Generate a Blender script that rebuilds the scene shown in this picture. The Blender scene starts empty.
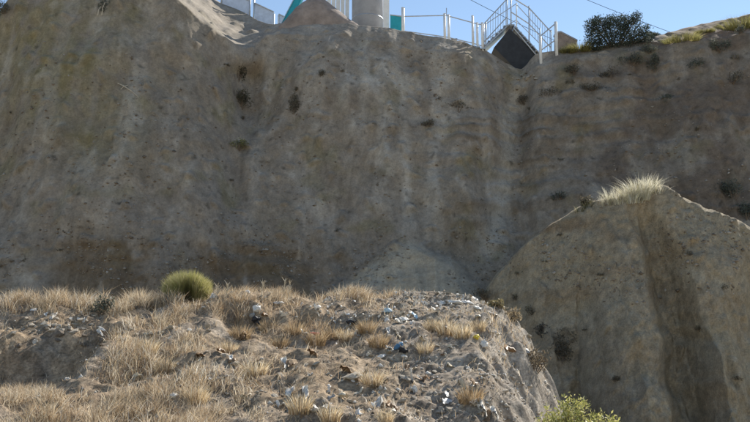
import bpy, math, random
import numpy as np
from mathutils import Vector
from mathutils.bvhtree import BVHTree

sc = bpy.context.scene
R = math.radians
# ------------------------------------------------------------------ camera
EYE = 1.7
PITCH = R(9.0)
F = 736.0                      # focal length for a 750 px wide picture
cam_d = bpy.data.cameras.new("camera")
cam = bpy.data.objects.new("camera", cam_d)
sc.collection.objects.link(cam)
cam.location = (0, 0, EYE)
cam.rotation_euler = (math.pi / 2 + PITCH, 0, 0)
cam_d.sensor_fit = 'HORIZONTAL'
cam_d.angle = 2 * math.atan(375 / F)
cam_d.clip_start = 0.1
cam_d.clip_end = 6000
sc.camera = cam
# ------------------------------------------------------------------ light
SUN_EL, SUN_AZ = R(39), R(37)          # azimuth clockwise from +Y (to the right)
w = bpy.data.worlds.new("World"); sc.world = w; w.use_nodes = True
nt = w.node_tree; nt.nodes.clear()
sky = nt.nodes.new("ShaderNodeTexSky"); sky.sky_type = 'NISHITA'; sky.sun_disc = False
sky.sun_elevation = SUN_EL; sky.sun_rotation = SUN_AZ
sky.altitude = 300; sky.air_density = 1.15; sky.dust_density = 0.0; sky.ozone_density = 0.3
bg = nt.nodes.new("ShaderNodeBackground"); bg.inputs[1].default_value = 0.10
wo = nt.nodes.new("ShaderNodeOutputWorld")
nt.links.new(sky.outputs[0], bg.inputs[0]); nt.links.new(bg.outputs[0], wo.inputs[0])
sd = bpy.data.lights.new("sun", 'SUN'); sd.energy = 5.0; sd.angle = R(0.55); sd.color = (1.0, 0.94, 0.84)
so = bpy.data.objects.new("sun", sd); sc.collection.objects.link(so)
sdir = Vector((math.cos(SUN_EL) * math.sin(SUN_AZ), math.cos(SUN_EL) * math.cos(SUN_AZ), math.sin(SUN_EL)))
so.rotation_euler = sdir.to_track_quat('Z', 'Y').to_euler(); so.location = (0, 0, 60)
sc.view_settings.view_transform = 'Standard'; sc.view_settings.look = 'None'
sc.view_settings.gamma = 1; sc.view_settings.exposure = 0.60
try: sc.cycles.use_denoising = True
except Exception: pass
sc.cycles.max_bounces = 6; sc.cycles.transparent_max_bounces = 8

# ------------------------------------------------------------------ maths
rng = np.random.default_rng(7); random.seed(7)
CP, SP = math.cos(PITCH), math.sin(PITCH)
def ray_n(px, row):
    u = (np.asarray(px, float) - 375) / F; v = -(np.asarray(row, float) - 211) / F
    return u, CP - v * SP, SP + v * CP
def at(px, row, y):
    """point at depth y seen at that direction"""
    dx, dy, dz = ray_n(px, row); t = y / dy
    return np.stack(np.broadcast_arrays(dx * t, y + 0 * t, EYE + dz * t), -1)
def proj(p):
    x, y, z = p[..., 0], p[..., 1], p[..., 2] - EYE
    d = y * CP + z * SP; v = -y * SP + z * CP
    return 375 + F * x / d, 211 - F * v / d
PERM = np.random.default_rng(3).permutation(512); PERM = np.concatenate([PERM, PERM, PERM])
GR = np.random.default_rng(4).normal(size=(512, 3)); GR /= np.linalg.norm(GR, axis=1)[:, None]
def perlin(x, y, z):
    x, y, z = np.broadcast_arrays(np.asarray(x, float), y, z)
    xi, yi, zi = np.floor(x).astype(int), np.floor(y).astype(int), np.floor(z).astype(int)
    xf, yf, zf = x - xi, y - yi, z - zi
    xi &= 511; yi &= 511; zi &= 511
    f = lambda t: t * t * t * (t * (t * 6 - 15) + 10)
    u, v, ww = f(xf), f(yf), f(zf)
    out = 0
    for a in (0, 1):
        for b in (0, 1):
            for c in (0, 1):
                h = PERM[PERM[PERM[(xi + a) & 511] + ((yi + b) & 511)] + ((zi + c) & 511)]
                g = GR[h]
                n = g[..., 0] * (xf - a) + g[..., 1] * (yf - b) + g[..., 2] * (zf - c)
                out = out + n * (u if a else 1 - u) * (v if b else 1 - v) * (ww if c else 1 - ww)
    return out * 1.5
def fbm(x, y, z, o=4, gain=.5):
    s, a, f = 0, 1, 1
    for i in range(o):
        s = s + a * perlin(x * f + 17.3 * i, y * f + 5.1 * i, z * f + 9.7 * i); a *= gain; f *= 2.03
    return s
def sm(a, b, x):
    t = np.clip((np.asarray(x, float) - a) / (b - a), 0, 1); return t * t * (3 - 2 * t)
def gauss(x, c, s): return np.exp(-((x - c) / s) ** 2)

# ------------------------------------------------------------------ materials
def mat(name, col=(.5, .5, .5), rough=.8, metal=0, attr=None, noise=0, nscale=8, bump=0, bscale=30, trans=0, spec=.3, grain=None):
    m = bpy.data.materials.new(name); m.use_nodes = True
    t = m.node_tree; b = t.nodes["Principled BSDF"]; L = t.links
    b.inputs["Roughness"].default_value = rough; b.inputs["Metallic"].default_value = metal
    b.inputs["Specular IOR Level"].default_value = spec
    tc = t.nodes.new("ShaderNodeTexCoord")
    if attr:
        a = t.nodes.new("ShaderNodeAttribute"); a.attribute_name = attr; src = a.outputs[0]
    else:
        a = t.nodes.new("ShaderNodeRGB"); a.outputs[0].default_value = (*col, 1); src = a.outputs[0]
    def mult(src, scale, amt, detail=6):
        n = t.nodes.new("ShaderNodeTexNoise"); n.inputs["Scale"].default_value = scale; n.inputs["Detail"].default_value = detail
        n.inputs["Roughness"].default_value = .65
        L.new(tc.outputs["Object"], n.inputs["Vector"])
        mr = t.nodes.new("ShaderNodeMapRange"); mr.inputs[1].default_value = .3; mr.inputs[2].default_value = .7
        mr.inputs[3].default_value = 1 - amt; mr.inputs[4].default_value = 1 + amt
        L.new(n.outputs[0], mr.inputs[0])
        mx = t.nodes.new("ShaderNodeMix"); mx.data_type = 'RGBA'; mx.blend_type = 'MULTIPLY'; mx.inputs[0].default_value = 1
        L.new(src, mx.inputs[6]); L.new(mr.outputs[0], mx.inputs[7]); return mx.outputs[2]
    if noise: src = mult(src, nscale, noise)
    if grain: src = mult(src, grain[0], grain[1], 3)
    L.new(src, b.inputs["Base Color"])
    if bump:
        n = t.nodes.new("ShaderNodeTexNoise"); n.inputs["Scale"].default_value = bscale; n.inputs["Detail"].default_value = 8
        n.inputs["Roughness"].default_value = .7
        L.new(tc.outputs["Object"], n.inputs["Vector"])
        bp = t.nodes.new("ShaderNodeBump"); bp.inputs["Strength"].default_value = bump; bp.inputs["Distance"].default_value = .04
        L.new(n.outputs[0], bp.inputs["Height"]); L.new(bp.outputs[0], b.inputs["Normal"])
    if trans:
        tr = t.nodes.new("ShaderNodeBsdfTranslucent"); L.new(src, tr.inputs[0])
        mx = t.nodes.new("ShaderNodeMixShader"); mx.inputs[0].default_value = trans
        out = t.nodes["Material Output"]
        L.new(b.outputs[0], mx.inputs[1]); L.new(tr.outputs[0], mx.inputs[2]); L.new(mx.outputs[0], out.inputs[0])
    return m
M = {}
M['soil'] = mat('cliff_soil', attr='Col', rough=.95, noise=.10, nscale=1.1, bump=.35, bscale=14, grain=(14, .18), spec=.1)
M['soil2'] = mat('outcrop_soil', attr='Col', rough=.95, noise=.09, nscale=2.2, bump=.8, bscale=16, grain=(22, .25), spec=.1)
M['mound'] = mat('mound_soil', attr='Col', rough=.95, noise=.25, nscale=2.0, bump=1.0, bscale=12, grain=(22, .4), spec=.1)
M['ground'] = mat('ground_soil', (.42, .34, .24), rough=.95, noise=.3, nscale=.05, bump=.5, bscale=2, grain=(1.5, .3), spec=.1)
M['grass'] = mat('dry_grass', attr='Col', rough=.7, trans=.45)
M['leaf'] = mat('leaf', attr='Col', rough=.6, trans=.3)
M['bark'] = mat('bark', (.2, .155, .115), rough=.9, noise=.4, nscale=20)
M['stone'] = mat('stone', (.44, .385, .31), rough=.9, noise=.35, nscale=6, bump=.6, bscale=25, grain=(40, .2))
M['darkstone'] = mat('dark_clod', (.2, .165, .13), rough=.95, noise=.35, nscale=6, bump=.6, bscale=25)
M['white'] = mat('white_paint', (.78, .78, .77), rough=.45, noise=.12, nscale=3)
M['galv'] = mat('galvanised_steel', (.42, .45, .49), rough=.45, metal=.5, noise=.15, nscale=5)
M['teal'] = mat('turquoise_paint', (.03, .36, .44), rough=.45, noise=.15, nscale=4)
M['dark'] = mat('dark_steel', (.035, .037, .042), rough=.6, noise=.3, nscale=3)
M['concrete'] = mat('grey_concrete', (.36, .37, .40), rough=.8, noise=.2, nscale=1.5, bump=.3, bscale=8)
M['brown'] = mat('brown_earth', (.30, .245, .21), rough=.95, noise=.3, nscale=2, bump=.8, bscale=8)
M['mesh'] = mat('grey_blue_sheet', (.55, .63, .78), rough=.6, noise=.15, nscale=4)
PL = {}
for n, c in dict(white=(.76, .74, .70), grey=(.42, .40, .37), cream=(.6, .53, .41), blue=(.10, .22, .36), paleblue=(.5, .68, .8),
                 red=(.62, .16, .14), yellow=(.75, .6, .08), black=(.03, .03, .035), brown=(.25, .16, .09)).items():
    PL[n] = mat(n + '_plastic', c, rough=.5, noise=.2, nscale=9, trans=.15 if n != 'black' else 0)

# ------------------------------------------------------------------ object helpers
C = sc.collection
def mesh_np(name, verts, faces, m, col=None, smooth=False):
    me = bpy.data.meshes.new(name)
    verts = np.asarray(verts, np.float32); faces = np.asarray(faces, np.int32)
    nf, k = faces.shape
    me.vertices.add(len(verts)); me.vertices.foreach_set("co", verts.ravel())
    me.loops.add(nf * k); me.loops.foreach_set("vertex_index", faces.ravel())
    me.polygons.add(nf); me.polygons.foreach_set("loop_start", np.arange(0, nf * k, k, dtype=np.int32))
    try: me.polygons.foreach_set("loop_total", np.full(nf, k, dtype=np.int32))
    except Exception: pass
    me.update(calc_edges=True); me.validate()
    if col is not None:
        a = me.color_attributes.new("Col", 'FLOAT_COLOR', 'POINT')
        a.data.foreach_set("color", np.concatenate([col, np.ones((len(col), 1))], 1).astype(np.float32).ravel())
    if smooth: me.polygons.foreach_set("use_smooth", np.ones(nf, bool))
    if m: me.materials.append(m)
    return me
def obj(name, me, parent=None, loc=(0, 0, 0), rot=(0, 0, 0), scale=(1, 1, 1)):
    o = bpy.data.objects.new(name, me); C.objects.link(o); o.parent = parent
    o.location = loc; o.rotation_euler = rot; o.scale = scale; return o
def tag(o, label, cat, group=None):
    o['label'] = label; o['category'] = cat
    if group: o['group'] = group
    return o
def thing(name, label, cat, loc=(0, 0, 0), group=None):
    return tag(obj(name, None, loc=loc), label, cat, group)
def grid_faces(nu, nv):
    i = np.arange(nu - 1)[:, None] * nv + np.arange(nv - 1)[None]
    return np.stack([i, i + nv, i + nv + 1, i + 1], -1).reshape(-1, 4)
class MB:
    def __init__(s): s.v = []; s.f = []
    def poly_prism(s, pts, off):
        """closed prism: polygon pts extruded by off"""
        n = len(pts); b = len(s.v); off = Vector(off)
        s.v += [tuple(Vector(p)) for p in pts] + [tuple(Vector(p) + off) for p in pts]
        s.f.append(list(range(b, b + n))); s.f.append(list(range(b + 2 * n - 1, b + n - 1, -1)))
        for i in range(n):
            j = (i + 1) % n; s.f.append([b + i, b + n + i, b + n + j, b + j])
        return s
    def box(s, c, d):
        x, y, z = d[0] / 2, d[1] / 2, d[2] / 2
        P = [(c[0] - x, c[1] - y, c[2] - z), (c[0] + x, c[1] - y, c[2] - z), (c[0] + x, c[1] + y, c[2] - z), (c[0] - x, c[1] + y, c[2] - z)]
        return s.poly_prism(P, (0, 0, d[2]))
    def tube(s, pts, r, n=8, r1=None):
        pts = [Vector(p) for p in pts]; b = len(s.v); k = len(pts)
        for i, p in enumerate(pts):
            d = (pts[min(i + 1, k - 1)] - pts[max(i - 1, 0)]).normalized()
            a = d.orthogonal().normalized(); c = d.cross(a)
            rr = r if r1 is None else r + (r1 - r) * i / max(k - 1, 1)
            for j in range(n):
                t = 2 * math.pi * j / n; s.v.append(tuple(p + a * rr * math.cos(t) + c * rr * math.sin(t)))
        for i in range(k - 1):
            for j in range(n):
                s.f.append([b + i * n + j, b + i * n + (j + 1) % n, b + (i + 1) * n + (j + 1) % n, b + (i + 1) * n + j])
        s.f.append([b + j for j in range(n)][::-1]); s.f.append([b + (k - 1) * n + j for j in range(n)])
        return s
    def mesh(s, name, m, smooth=False):
        me = bpy.data.meshes.new(name); me.from_pydata(s.v, [], s.f); me.materials.append(m)
        if smooth: me.polygons.foreach_set("use_smooth", np.ones(len(me.polygons), bool))
        me.update(); return me
    def build(s, name, m, parent=None, smooth=False): return obj(name, s.mesh(name, m, smooth), parent)

def lerp_cols(a, b, t): return np.asarray(a)[None] * (1 - t[..., None]) + np.asarray(b)[None] * t[..., None]

# ================================================================== TERRAIN
# ---- cliff: columns of (bearing, toe depth, crest elevation row & depth, back crest row & depth)
T = np.array([
 # px   ytoe  r1    y1    r2    y2
 [-330, 23.5,  30, 29.5,  20, 32.0],
 [ -70, 24.0,  45, 29.5,  38, 32.0],
 [  -8, 24.2,  24, 29.5,  19, 31.0],
 [   6, 24.2,  12, 29.5,   7, 31.0],
 [  18, 24.2,  -8, 29.5, -14, 31.5],
 [  60, 24.2, -30, 29.6, -40, 32.5],
 [ 120, 24.4, -30, 30.0, -45, 34.0],
 [ 170, 24.8,  -5, 30.4, -30, 36.5],
 [ 200, 25.2,  20, 30.8, -12, 38.0],
 [ 222, 25.6,  40, 31.4,   4, 38.2],
 [ 245, 26.0,  52, 32.2,  13, 38.0],
 [ 268, 26.4,  40, 33.4,  24, 35.2],
 [ 300, 26.6,  36, 33.3,  24, 34.2],
 [ 345, 26.8,  36, 33.3,  23, 34.2],
 [ 400, 27.0,  46, 33.3,  31, 34.2],
 [ 440, 27.2,  53, 33.4,  38, 34.3],
 [ 480, 27.6,  62, 33.8,  47, 34.8],
 [ 503, 28.0,  70, 34.6,  59, 35.5],
 [ 522, 28.3,  80, 35.2,  71, 36.0],
 [ 530, 28.3,  70, 34.8,  58, 35.6],
 [ 537, 28.2,  63, 34.4,  51, 35.3],
 [ 565, 28.0,  62, 34.2,  49, 35.1],
 [ 610, 27.8,  58, 34.0,  45, 35.0],
 [ 650, 27.6,  52, 33.8,  39, 35.0],
 [ 690, 27.4,  44, 33.5,  27, 36.5],
 [ 750, 27.2,  32, 33.2,  14, 36.5],
 [ 850, 27.0,  22, 33.0,   2, 36.5],
 [1150, 26.5,  20, 33.0,   0, 36.5]])
from_px = T[:, 0]
def tcol(px, k):
    # smoothed interpolation of the table
    s = 0
    for d, wgt in ((-6, .25), (0, .5), (6, .25)): s = s + wgt * np.interp(px + d, from_px, T[:, k])
    return s
pxs = np.concatenate([np.linspace(-330, -12, 60), np.linspace(-10, 760, 560), np.linspace(763, 1150, 70)])
NV1, NV2, NV3 = 290, 40, 26
v1 = np.linspace(0, 1, NV1); v2 = np.linspace(0, 1, NV2 + 1)[1:]; v3 = np.linspace(0, 1, NV3 + 1)[1:]
P = pxs[:, None]
ytoe, r1, y1, r2, y2 = [tcol(P, k) for k in range(1, 6)]
RT = 345.0
rows = RT + (r1 - RT) * v1[None]
yy = ytoe + (y1 - ytoe) * (v1[None] ** 1.12)
# shape of the face, in metres towards (-) or away from (+) the valley
face = 0 * rows
chute_x = np.interp(rows, [60, 110, 160, 210, 260], [522, 511, 507, 500, 488])
face += .6 * gauss(P, chute_x, 15) * (1 - sm(215, 285, rows))                   # eroded chute below the bridge
face -= 0.5 * gauss(P, chute_x - 40, 22) * sm(60, 100, rows) * (1 - sm(180, 260, rows))
face += 1.35 * gauss(P, 247, 20) * sm(52, 80, rows) * (1 - sm(105, 165, rows)) + .4 * gauss(P, 236, 12) * sm(120, 160, rows) * (1 - sm(200, 250, rows))      # hollow under the left shoulder
face += 0.35 * gauss(P, 293, 9) * gauss(rows, 105, 30)                             # slot
face -= 0.2 * gauss(P, 80, 90) * gauss(rows, 130, 90)
face -= 1.0 * gauss(P, 345, 55) * gauss(rows, 90, 70)
band = (1 - sm(385, 430, P)) * sm(20, 80, P)
edge = 246 + 16 * fbm(P / 40, rows * 0, 2.2, 3)
face += 0.30 * band * sm(edge - 10, edge + 14, rows) * sm(-.35, .3, perlin(P / 45, 0, 8.8))                                 # undercut band along the foot
fan_l = np.interp(rows, [236, 290, 345], [402, 330, 262]); fan_r = np.interp(rows, [236, 262, 290, 345], [412, 480, 500, 550])
fan = sm(fan_l - 8, fan_l + 22, P) * (1 - sm(fan_r - 45, fan_r, P)) * sm(238, 258, rows)
face -= fan * (0.45 + 1.9 * (np.clip(rows, 243, 345) - 243) / 100)                 # talus fan
yy = yy + face * (1 - sm(.90, 1, v1)[None])
A = at(P + 0 * rows, rows, yy)
# bench between front crest and back crest
B = at(P + 0 * v2[None], r1 + (r2 - r1) * v2[None], y1 + (y2 - y1) * v2[None])
# plateau behind
e = B[:, -1:, :]
back = np.broadcast_to(e, (len(pxs), NV3, 3)).copy()
dist = (v3 ** 1.6) * 90
back[..., 1] += dist[None]; back[..., 0] += (back[..., 0] / e[..., 1]) * dist[None] * .6
back[..., 2] -= 0.18 * (1 - np.exp(-dist / 1.5))[None] + .04 * dist[None]
tgt = 12.5; back[..., 2] += (tgt - e[..., 2]) * sm(2, 30, dist)[None]
W = np.concatenate([A, B, back], 1)
X, Y, Z = W[..., 0], W[..., 1], W[..., 2]
d = .45 * fbm(X / 2.6, Y / 2.6, Z / 4.5, 3)
rill = perlin(X * 1.15 + .4 * perlin(X * .5, Z * .5, 0), Z * .13, 3.3); d += .30 * (-np.abs(rill) + .3)
rill2 = perlin(X * 3.1 + .3 * perlin(X, Z, 7), Z * .3, 8.1); d += .085 * (-np.abs(rill2))
d += .06 * fbm(X / .8, Y / .8, Z / 2.6, 4, .55)
dd = fbm(X / .22, Y / .22, Z / .40, 3, .6); d += .026 * dd
PX, RW = np.broadcast_arrays(P, np.zeros((1, W.shape[1])));
PXp, RWp = proj(W)
strata_zone = gauss(PXp, 505, 70) * gauss(RWp, 155, 55) + .6 * gauss(PXp, 200, 160) * gauss(RWp, 262, 26) + .5 * gauss(PXp, 640, 90) * gauss(RWp, 110, 60) + .02
ledge = perlin(X * .35 + .5, Z * 2.6 + .7 * perlin(X * .4, 0, Z * .4), 1.5)
d += strata_zone * .36 * ledge
lump = np.maximum(0, perlin(X * 1.9, Y * 1.9, Z * 1.9) - .32); d += .5 * lump
fade = np.ones_like(d); fade[:, NV1 + NV2 - 8:] = np.linspace(1, .25, 8 + NV3)[None]
fade[:, NV1:NV1 + NV2] *= np.linspace(1, .45, NV2)
d *= fade
W = W + d[..., None] * np.array([0, -.88, .30])
# colour of the soils, plus shade painted into the left hollow
n1 = fbm(X / 2.6, Y / 2.6, Z / 2.6, 4, .6); n2 = fbm(X / .9 + 9, Y / .9, Z / 1.5, 4, .6); n3 = fbm(X / .22 + 3, Y / .22, Z / .3, 3, .65)
grey = np.array([.302, .258, .208]); tan = np.array([.30, .245, .178]); olive = np.array([.255, .218, .125]); pale = np.array([.46, .415, .35]); brn = np.array([.165, .12, .077])
col = np.broadcast_to(grey, W.shape).copy()
def blend(c, t): 
    global col
    t = np.clip(t, 0, 1)[..., None]; col = col * (1 - t) + c * t
blend(tan, .45 * sm(-.1, .6, n1)); 
blend(olive, .75 * gauss(PXp, 40, 95) * (1 - sm(60, 190, RWp)) * sm(-.5, .5, n2 + .3) + .5 * gauss(PXp, 105, 45) * gauss(RWp, 135, 40) + .6 * sm(.15, .7, fbm(X / 1.7, Y / 1.7, Z / 1.7 + 40, 3)))
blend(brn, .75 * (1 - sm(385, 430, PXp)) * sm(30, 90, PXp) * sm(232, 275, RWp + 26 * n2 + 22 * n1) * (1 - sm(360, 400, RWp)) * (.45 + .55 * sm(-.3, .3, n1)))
blend(brn, 1.1 * strata_zone * sm(.05, .5, ledge) * gauss(PXp, 520, 140))
blend(np.array([.47, .42, .345]), .95 * gauss(PXp, np.interp(RWp, [60, 110, 160, 210, 260], [522, 511, 507, 500, 488]), 8) * sm(70, 90, RWp) * (1 - sm(240, 270, RWp)))
streak = perlin(X * 1.3 + .25 * perlin(X, Z * .6, 2), Z * .10, 21.0)
blend(pale, .8 * sm(.0, .4, streak) * (gauss(PXp, 390, 60) * gauss(RWp, 120, 95) + .4) * (1 - sm(225, 250, RWp)))
blend(brn, .5 * sm(.1, .5, perlin(X * .9 + 5, Z * .14, 31.0)) * (gauss(PXp, 245, 40) * gauss(RWp, 110, 60) + .25))  # brown soil streaks, strengthened to paint shade into the left hollow
wob = 10 * perlin(Z * .5, 0, 3.0)
for cx_, wd_, lo_, hi_, k_ in [(386, 13, 45, 235, .75), (408, 8, 70, 200, .5), (352, 9, 60, 180, .4), (438, 9, 90, 220, .45), (130, 14, 60, 240, .3), (60, 12, 110, 240, .3), (300, 10, 120, 230, .35)]:
    blend(pale, k_ * gauss(PXp, cx_ + wob, wd_) * sm(lo_, lo_ + 25, RWp) * (1 - sm(hi_ - 60, hi_, RWp)) * sm(-.7, .4, n2))
blend(pale, .5 * gauss(PXp, 385, 45) * gauss(RWp, 85, 22) * sm(-.3, .4, n2) + .35 * sm(.25, .8, n2))
fanp = sm(-4, 10, PXp - np.interp(RWp, [236, 290, 345], [402, 330, 262])) * (1 - sm(-45, 0, PXp - np.interp(RWp, [236, 262, 290, 345], [412, 480, 500, 550]))) * sm(238, 252, RWp)
blend(np.array([.45, .38, .28]), .95 * fanp)
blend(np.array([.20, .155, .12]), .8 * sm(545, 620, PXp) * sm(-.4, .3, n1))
topzone = np.zeros_like(X); topzone[:, NV1:] = 1
blend(np.array([.36, .32, .27]), .6 * topzone * (1 - sm(420, 470, PXp)))
blend(np.array([.30, .21, .15]), .8 * topzone * sm(640, 690, PXp))
col *= (1 + .19 * n3 + .14 * n2)[..., None]
spots = np.maximum(0, perlin(X * 4.2, Y * 4.2, Z * 4.2 + 30) - .42); col *= (1 - 1.3 * np.clip(spots, 0, .5))[..., None]
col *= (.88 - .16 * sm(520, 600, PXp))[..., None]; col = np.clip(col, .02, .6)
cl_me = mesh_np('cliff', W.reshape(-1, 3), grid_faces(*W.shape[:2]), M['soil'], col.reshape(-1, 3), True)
cliff = obj('cliff', cl_me); cliff['kind'] = 'structure'
cliff['label'] = 'tall steep grey brown earth cliff in shade behind the mound'

# ---- outcrop at the right
O = np.array([
 # px  crest row, crest depth
 [455, 345, 24.5], [478, 305, 24.3], [495, 278, 24.0], [508, 264, 23.8], [522, 249, 23.5], [545, 229, 23.2], [568, 213, 22.8],
 [586, 204, 22.5], [602, 201, 22.4], [636, 197, 22.1], [652, 189, 22.0], [666, 190, 21.9], [676, 196, 21.8], [687, 203, 21.7], [700, 210, 21.6], [727, 218, 21.6],
 [742, 229, 21.7], [754, 242, 21.9], [785, 265, 22.2], [840, 300, 22.6], [980, 390, 23.0]])
pxo = np.concatenate([np.linspace(455, 770, 330), np.linspace(772, 980, 50)]); P = pxo[:, None]
sco = lambda k, p: sum(wg * np.interp(p + dl, O[:, 0], O[:, k]) for dl, wg in ((-4, .25), (0, .5), (4, .25)))
rc, yc = sco(1, P), sco(2, P)
NA, NB = 260, 40
vo = np.linspace(0, 1, NA)
RB = 640.0
rows = RB + (rc - RB) * vo[None]
under = np.clip((rows - rc), 0, None)
yb = yc - 5.2 * (1 - (1 - np.clip(under / 420, 0, 1)) ** 1.3)
rav = np.interp(rows, [195, 230, 290, 340, 422, 640], [630, 641, 654, 665, 680, 705]) + 7 * perlin(rows / 40, 0, 3.3) + 2 * perlin(rows / 11, 0, 5.3)
dl = P - rav
cut = np.where(dl < 0, np.clip(1 + dl / 10, 0, 1), np.clip(1 - dl / np.interp(rows, [195, 260, 422], [22, 40, 60]), 0, 1))
yb = yb + np.interp(rows, [195, 260, 340, 640], [.3, 1.05, 1.55, 1.9]) * cut * (1 + .15 * perlin(rows / 38, P / 30, 7.7)) * sm(4, 40, under)
spl = np.interp(rows, [200, 260, 422, 640], [600, 622, 652, 670]); spr = np.interp(rows, [195, 260, 422, 640], [672, 702, 734, 755])
tri = lambda c, w_: np.clip(1 - np.abs(P - c) / w_, 0, 1)
yb = yb - .7 * tri(spl, 42) * sm(4, 60, under) - .6 * tri(spr, 34) * sm(4, 60, under)
yb = yb + .8 * tri(np.interp(rows, [210, 422, 640], [572, 580, 585]), 26) * sm(30, 150, under)
yb = yb + .7 * tri(np.interp(rows, [210, 422, 640], [748, 775, 790]), 20) * sm(20, 90, under)
A = at(P + 0 * rows, rows, yb)
tb = np.linspace(0, 1, NB + 1)[1:][None]
e = A[:, -1:, :]
back = np.broadcast_to(e, (len(pxo), NB, 3)).copy()
back[..., 1] += 4.6 * tb; back[..., 0] += (e[..., 0] / e[..., 1]) * 4.6 * tb
back[..., 2] += .12 * sm(0, .12, tb) - 7.5 * sm(.22, 1, tb)
W = np.concatenate([A, back], 1); X, Y, Z = W[..., 0], W[..., 1], W[..., 2]
d = .30 * fbm(X / 1.8 + 4, Y / 1.8, Z / 3.0, 3) + .07 * fbm(X / .6, Y / .6, Z / .6, 4, .6) + .038 * fbm(X / .15, Y / .15, Z / .19, 4, .62)
rl = perlin(X * 1.5 + .3 * perlin(X, Z * .7, 1), Z * .2, 6.3); d += .34 * (.28 - np.abs(rl))
rl = perlin(X * 4.2 + .4 * perlin(X * 2, Z * 2, 1), Z * .45, 2.3); d += .10 * (.25 - np.abs(rl))
PXp, RWp = proj(W)
led = perlin(X * .4, Z * 2.2, 4.5); lz = gauss(RWp, 250, 40) * gauss(PXp, 570, 60) + .15; d += .16 * lz * led
lump = np.maximum(0, perlin(X * 2.3 + 7, Y * 2.3, Z * 2.3) - .34); d += .4 * lump
W = W + d[..., None] * np.array([0, -.88, .25])
n1 = fbm(X / 2 + 3, Y / 2, Z / 2, 4, .6); n2 = fbm(X / .7 + 9, Y / .7, Z / .7, 4, .6); n3 = fbm(X / .2 + 3, Y / .2, Z / .2, 3, .65)
col = np.broadcast_to(np.array([.285, .24, .172]), W.shape).copy()
blend(np.array([.285, .225, .145]), .5 * sm(-.2, .5, n1)); blend(np.array([.21, .18, .125]), .5 * sm(0, .6, n2))
blend(np.array([.20, .14, .085]), 1.0 * lz * sm(0, .4, led)); blend(np.array([.32, .265, .19]), .4 * sm(.2, .8, fbm(X / 1.1, Y / 1.1 + 8, Z / 2, 3)))
col *= 1.12 * (1 + .26 * n3 + .15 * n2)[..., None]; col = np.clip(col, .02, .6)
out_me = mesh_np('outcrop', W.reshape(-1, 3), grid_faces(*W.shape[:2]), M['soil2'], col.reshape(-1, 3), True)
outcrop = obj('outcrop', out_me); outcrop['kind'] = 'structure'
outcrop['label'] = 'tan earth outcrop split by a ravine in front of the cliff'

# ---- mound in the foreground (also the ground under the camera)
def mound_z(x, y):
    yk = y + .5 * perlin(x * .25, 3.1, 0)
    z = np.interp(yk, [-14, 3, 6, 8, 10, 12, 14, 15.3, 16.0, 16.8, 18, 20, 25], [-1.75, -1.72, -1.68, -1.55, -1.22, -.62, .12, .55, .74, .80, .45, -1.1, -4.6])
    z = z - .12 * sm(12, 16, y) - .22 * sm(-3, -6, x) * sm(12, 16, y)                       # a little lower on the left
    ex = 1.32 + 1.0 * sm(9, 16.5, y) + .5 * perlin(y * .6, 1.7, 0) + .2 * perlin(y * 1.7, 4.7, 0)
    over = np.clip(x - ex, 0, None); z = z - 1.9 * over ** 2 / (over + .40) + .45 * fbm(x / .7, y / .7, 9, 3) * sm(0, .5, over)
    # hollow with a small scarp on the left
    wx = sm(-7.7, -6.9, x) * (1 - sm(-5.5, -4.5, x)); lip = 14.3 + .8 * perlin(x * .9, 5.5, 0) + .12 * (x + 6)
    z = z - wx * .8 * sm(lip + .05, lip - .85, y) * sm(10.8, 12.6, y)
    # second low scarp near the middle
    wx = sm(-3.2, -2.4, x) * (1 - sm(-.9, -.2, x)); l2 = 14.9 + .3 * perlin(x * 1.1, 2.5, 0)
    z = z - wx * .36 * sm(l2 + .05, l2 - .4, y) * sm(12.6, 13.8, y)
    z = z + .20 * fbm(x / 1.5, y / 1.5, 3, 3) + .10 * fbm(x / .45, y / .45, 5, 3, .6) + .018 * perlin(x / .12, y / .12, 1)
    return np.maximum(z, -5.5) + EYE
xs = np.concatenate([np.linspace(-60, -12.2, 70), np.linspace(-12, 6, 420), np.linspace(6.2, 40, 50)])
ys = np.concatenate([np.linspace(-14, 7.6, 60), np.linspace(7.7, 18, 330), np.linspace(18.1, 25, 50)])
X, Y = np.meshgrid(xs, ys, indexing='ij'); Z = mound_z(X, Y)
W = np.stack([X, Y, Z], -1)
n1 = fbm(X / 1.6, Y / 1.6, 3, 4, .6); n2 = fbm(X / .5, Y / .5, 8, 4, .6); n3 = fbm(X / .12, Y / .12, 2, 3, .7)
PXm, RWm = proj(W)
straw_z = np.clip(1 - sm(-.5, 1.6, X + .5 * n1), 0, 1)
col = np.broadcast_to(np.array([.325, .27, .21]), W.shape).copy()
blend(np.array([.33, .24, .15]), .7 * straw_z * sm(-.5, .4, n1 + .2)); blend(np.array([.19, .145, .105]), .6 * sm(.05, .5, n2))
blend(np.array([.38, .34, .29]), .5 * sm(.1, .6, fbm(X / .8 + 4, Y / .8, 1, 4, .6)) * sm(-2, 1.5, X))
blend(np.array([.37, .335, .29]), .6 * sm(1.6, 2.4, X))
col *= (1 + .45 * n3)[..., None]; col = np.clip(col, .02, .65)
mo_me = mesh_np('mound', W.reshape(-1, 3), grid_faces(*W.shape[:2]), M['mound'], col.reshape(-1, 3), True)
mound = obj('mound', mo_me); mound['kind'] = 'structure'; mound['label'] = 'low sunlit earth mound covered in dry grass, stones and litter'

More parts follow.
